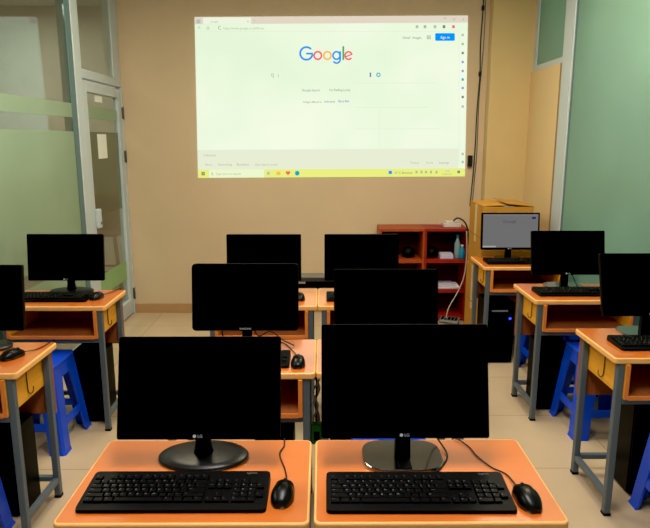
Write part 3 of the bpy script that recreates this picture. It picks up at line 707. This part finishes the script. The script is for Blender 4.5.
cord('black cable arching from the white device over the red bookcase', [(1.17, 5.45, .895), (1.20, 5.40, .925), (1.25, 5.345, .89), (1.275, 5.325, .80), (1.282, 5.32, .70)], r=.007)
spk = thing('speaker', 'small dark round speaker inside the orange bookcase', 'speaker', (.78, 5.47, .562)); MB().lathe([(.03, 0), (.055, .01), (.062, .045), (.045, .085), (.01, .098)]).link('body', M['black'], spk); MB().lathe([(.008, .097), (.012, .104), (.004, .11)]).link('knob', M['cap'], spk)
spk2 = thing('speaker', 'small dark round speaker inside the red bookcase', 'speaker', (.985, 5.47, .562)); MB().lathe([(.03, 0), (.055, .01), (.062, .045), (.045, .085), (.01, .098)]).link('body', M['black'], spk2); MB().lathe([(.008, .097), (.012, .104), (.004, .11)]).link('knob', M['cap'], spk2)
tag(MB().box(1.055, 1.17, 5.39, 5.50, .562, .598, .003).box(1.06, 1.165, 5.395, 5.495, .598, .606, .003).link('box', M['paper_l']), 'small white box on the upper shelf of the red bookcase', 'box')
tag(MB().box(.655, .685, 5.40, 5.46, .562, .612, .004).link('box', M['whitep']), 'tiny white box inside the orange bookcase, left of its speaker', 'box')
def bottle(label, x, y, h, m):
    t = thing('bottle', label, 'bottle', (x, y, .562), 0, 'bottles in the red bookcase')
    MB().lathe([(.022, 0), (.026, .006), (.026, h*.62), (.012, h*.80), (.010, h*.88)], n=20).link('body', M[m], t)
    MB().lathe([(.013, h*.88), (.013, h*.99), (.010, h)], n=16).link('cap', M['cyan'] if m == 'bottle' else M['whitep'], t)
bottle('tall clear bottle in the red bookcase', 1.205, 5.41, .215, 'bottle')
bottle('shorter teal blue bottle in the red bookcase, right of the tall one', 1.245, 5.395, .125, 'cyan')
for k, (a, b, r, lb) in enumerate(((1.0, 1.225, .02, 'lowest sheet of the paper stack on the middle shelf'), (1.01, 1.235, -.03, 'middle sheets of the paper stack on the middle shelf'), (1.0, 1.20, .05, 'top sheets of the paper stack on the middle shelf'))):
    cx = (a+b)/2; Mx = Matrix.Translation((cx, 5.47, .292)) @ Matrix.Rotation(r, 4, 'Z')
    tag(MB().box(-(b-a)/2, (b-a)/2, -.10, .10, .0005+k*.010, .0098+k*.010, .001, Mx=Mx).link('paper_stack', M['paper_l'] if k != 1 else M['paper']), lb, 'paper', 'papers in the red bookcase')
# keypad-like strip leaning at the foot of the red bookcase
ks = thing('power_strip', 'grey power strip leaning at the foot of the red bookcase', 'power strip', (1.135, 5.285, .012), math.radians(-24))
MB().box(-.085, .085, -.045, .045, 0, .022, .005, Mx=Matrix.Rotation(.18, 4, 'X') @ Matrix.Translation((0, 0, .008))).link('body', M['silver'], ks)
for i in range(5): MB().box(-.072+i*.03, -.05+i*.03, -.028, .028, .022, .027, .002, Mx=Matrix.Rotation(.18, 4, 'X') @ Matrix.Translation((0, 0, .008))).link('socket', M['black'], ks)
cord('white cable drooping from the bookcase top to the power strip', [(1.262, 5.325, .82), (1.268, 5.31, .62), (1.25, 5.30, .42), (1.19, 5.27, .28), (1.12, 5.25, .16), (1.10, 5.26, .06), (1.115, 5.285, .05)], 'cable_w', .005)
# cables running down the wall right of the page
def wpt(px, py, off=.0065): return wall_point(px, py, 'y', YB-off)
wc = tag(MB().tube([wpt(*q) for q in ((484.5, -20), (483, 10), (480.5, 45), (480, 75), (477, 110), (475.5, 140), (473.5, 170), (471.5, 190), (470, 206))], .0055, 6, spline=5).link('wall_cable', M['cable_t']), 'dark cable running down the wall with a black adapter, right of the projected page', 'cable')
pa = wpt(471, 161, .024); MB().box(pa.x-.028, pa.x+.012, pa.y-.012, pa.y+.02, pa.z-.05, pa.z+.05, .004).link('adapter', M['cable_b'], wc)
for q in ((483, 8), (480, 74)):
    p = wpt(*q); MB().box(p.x-.012, p.x+.012, p.y-.01, p.y+.01, p.z-.02, p.z+.02, .003).link('cable_clip', M['cable_b'], wc)
cord('thin grey cable running down the wall beside the dark one', [wpt(*q, .0035) for q in ((486, -20), (485, 20), (482.5, 60), (479, 100), (477, 150), (474, 185), (472, 206))], 'cable_t', .003)
# cardboard boxes behind the lit monitor
def carton(label, x0, x1, y0, y1, z0, z1, opened):
    cx, cy = (x0+x1)/2, (y0+y1)/2; t = thing('cardboard_box', label, 'box', (cx, cy, z0))
    w, d, h, th = (x1-x0)/2, (y1-y0)/2, z1-z0, .005
    MB().box(-w, w, -d, d, 0, h-.002, .003).link('body', M['card'], t)
    MB().box(-w-.001, -w+.001, -.03, .03, h*.4, h*.998).box(-.045, .045, -d-.0012, d+.001, h-.003, h-.0005).link('tape', M['tape'], t)
    MB().box(-w-.0015, -w+.001, -d+.04, d-.04, h*.50, h*.515).link('seam', M['card_in'], t)
    if opened:
        for (a, b, y_, ang, m_) in ((-w, -w*.12, 0, -.06, 'card'), (-w*.05, w, 0, .10, 'card')):
            hx = a if a < -w*.5 else b
            Mx = Matrix.Translation((hx, 0, h)) @ Matrix.Rotation(ang, 4, 'Y') @ Matrix.Translation((-hx, 0, 0))
            MB().box(a, b, -d, d, 0, th, .001, Mx=Mx).link('flap', M[m_], t)
    return t
carton('large open cardboard box standing behind the lit monitor', 1.232, 1.62, 4.70, 5.12, .60, 1.10, True)
carton('cardboard box at the bottom, under the open box behind the lit monitor desk', 1.225, 1.60, 4.70, 5.12, 0, .60, False)
# low black table behind the back pair of desks
bt_ = thing('black_table', 'low black table behind the back pair of desks', 'table', (-.03, 3.93, 0))
MB().box(-.46, .46, -.065, .065, .71, .738, .003).link('tabletop', M['table_grey'], bt_)
MB().box(-.44, .44, -.055, -.04, .53, .7099, .003).link('apron', M['black'], bt_)
for a in (-.43, .43):
    for b in (-.015, .035): MB().box(a-.02, a+.02, b-.02, b+.02, 0, .7099, .003).link('leg', M['black'], bt_)
p0, p1 = wall_point(298, 280, 'y', 3.862), wall_point(305.4, 284, 'y', 3.862)
tag(MB().box(p0.x, p1.x, 3.8725, 3.8745, p1.z, p0.z).link('sticker', M['paper']), 'small white sticker on the black table front', 'sticker')
# cables dangling in the gap of the middle row
for k, (dx, m_, lb) in enumerate(((-.02, 'cable_w', 'white cable hanging in the gap of the middle row desks, leftmost'), (-.006, 'cable_b', 'black cable hanging in the gap of the middle row desks, among white ones'), (.008, 'cable_w', 'white cable hanging in the gap of the middle row desks, rightmost'), (.0, 'cable_w', 'white cable looping in the gap of the middle row desks, behind the others'))):
    yy = 2.50+.02*k
    cord(lb, [(-.024+dx, yy, .70), (-.03-dx, yy-.02, .62), (-.018+dx, yy, .54), (-.03-dx*.6, yy+.01, .47), (-.02+dx, yy, .40), (-.022, yy, .30-.03*k)], m_, .0045, 'hanging_cable', 'cables hanging between the middle row desks')
gpk = thing('power_adapter', 'green power adapter hanging below cables in the middle row gap', 'adapter', (-.022, 2.45, .36)); MB().box(-.022, .022, -.02, .02, -.03, .06, .005).link('body', M['green'], gpk); MB().box(-.012, .012, -.021, -.0195, -.01, .03).link('plug_face', M['cap'], gpk)

# ================================================================ LIGHT
w = bpy.data.worlds.new('World'); sc.world = w; w.use_nodes = True
w.node_tree.nodes['Background'].inputs[0].default_value = (.80, .92, 1.0, 1); w.node_tree.nodes['Background'].inputs[1].default_value = .30
def area(name, loc, rot, sx, sy, e, c):
    l = bpy.data.lights.new(name, 'AREA'); l.shape = 'RECTANGLE'; l.size = sx; l.size_y = sy; l.energy = e; l.color = c
    o = bpy.data.objects.new(name, l); COL.objects.link(o); o.location = loc; o.rotation_euler = rot; return o
area('ceiling_light', (0, 1.3, 2.98), (0, 0, 0), .6, 1.2, 62, (1, .95, .89))
area('ceiling_light', (-.95, 3.5, 2.98), (0, 0, 0), .6, 1.2, 42, (1, .88, .64))
area('ceiling_light', (1.05, 3.5, 2.98), (0, 0, 0), .6, 1.2, 46, (1, .88, .66))
area('corridor_light', (-3.0, 6.0, 2.98), (0, 0, 0), .6, 1.2, 30, (1, .98, .94))
area('corridor_light', (-3.0, 2.0, 2.98), (0, 0, 0), .6, 1.2, 60, (1, .98, .94))
area('added_backlight', (XR+1.8, 4.0, 1.9), (0, PI/2, 0), 2.8, 6.0, 90, (.90, 1, .97))  # unseen panel added outside so the frosted right glazing glows
sc.view_settings.view_transform = 'Standard'; sc.view_settings.look = 'None'
vs = sc.view_settings; vs.use_curve_mapping = True; vs.curve_mapping.black_level = (.0028, .0028, .0028); vs.curve_mapping.update()
sc.cycles.use_denoising = True
sc.cycles.max_bounces = 8
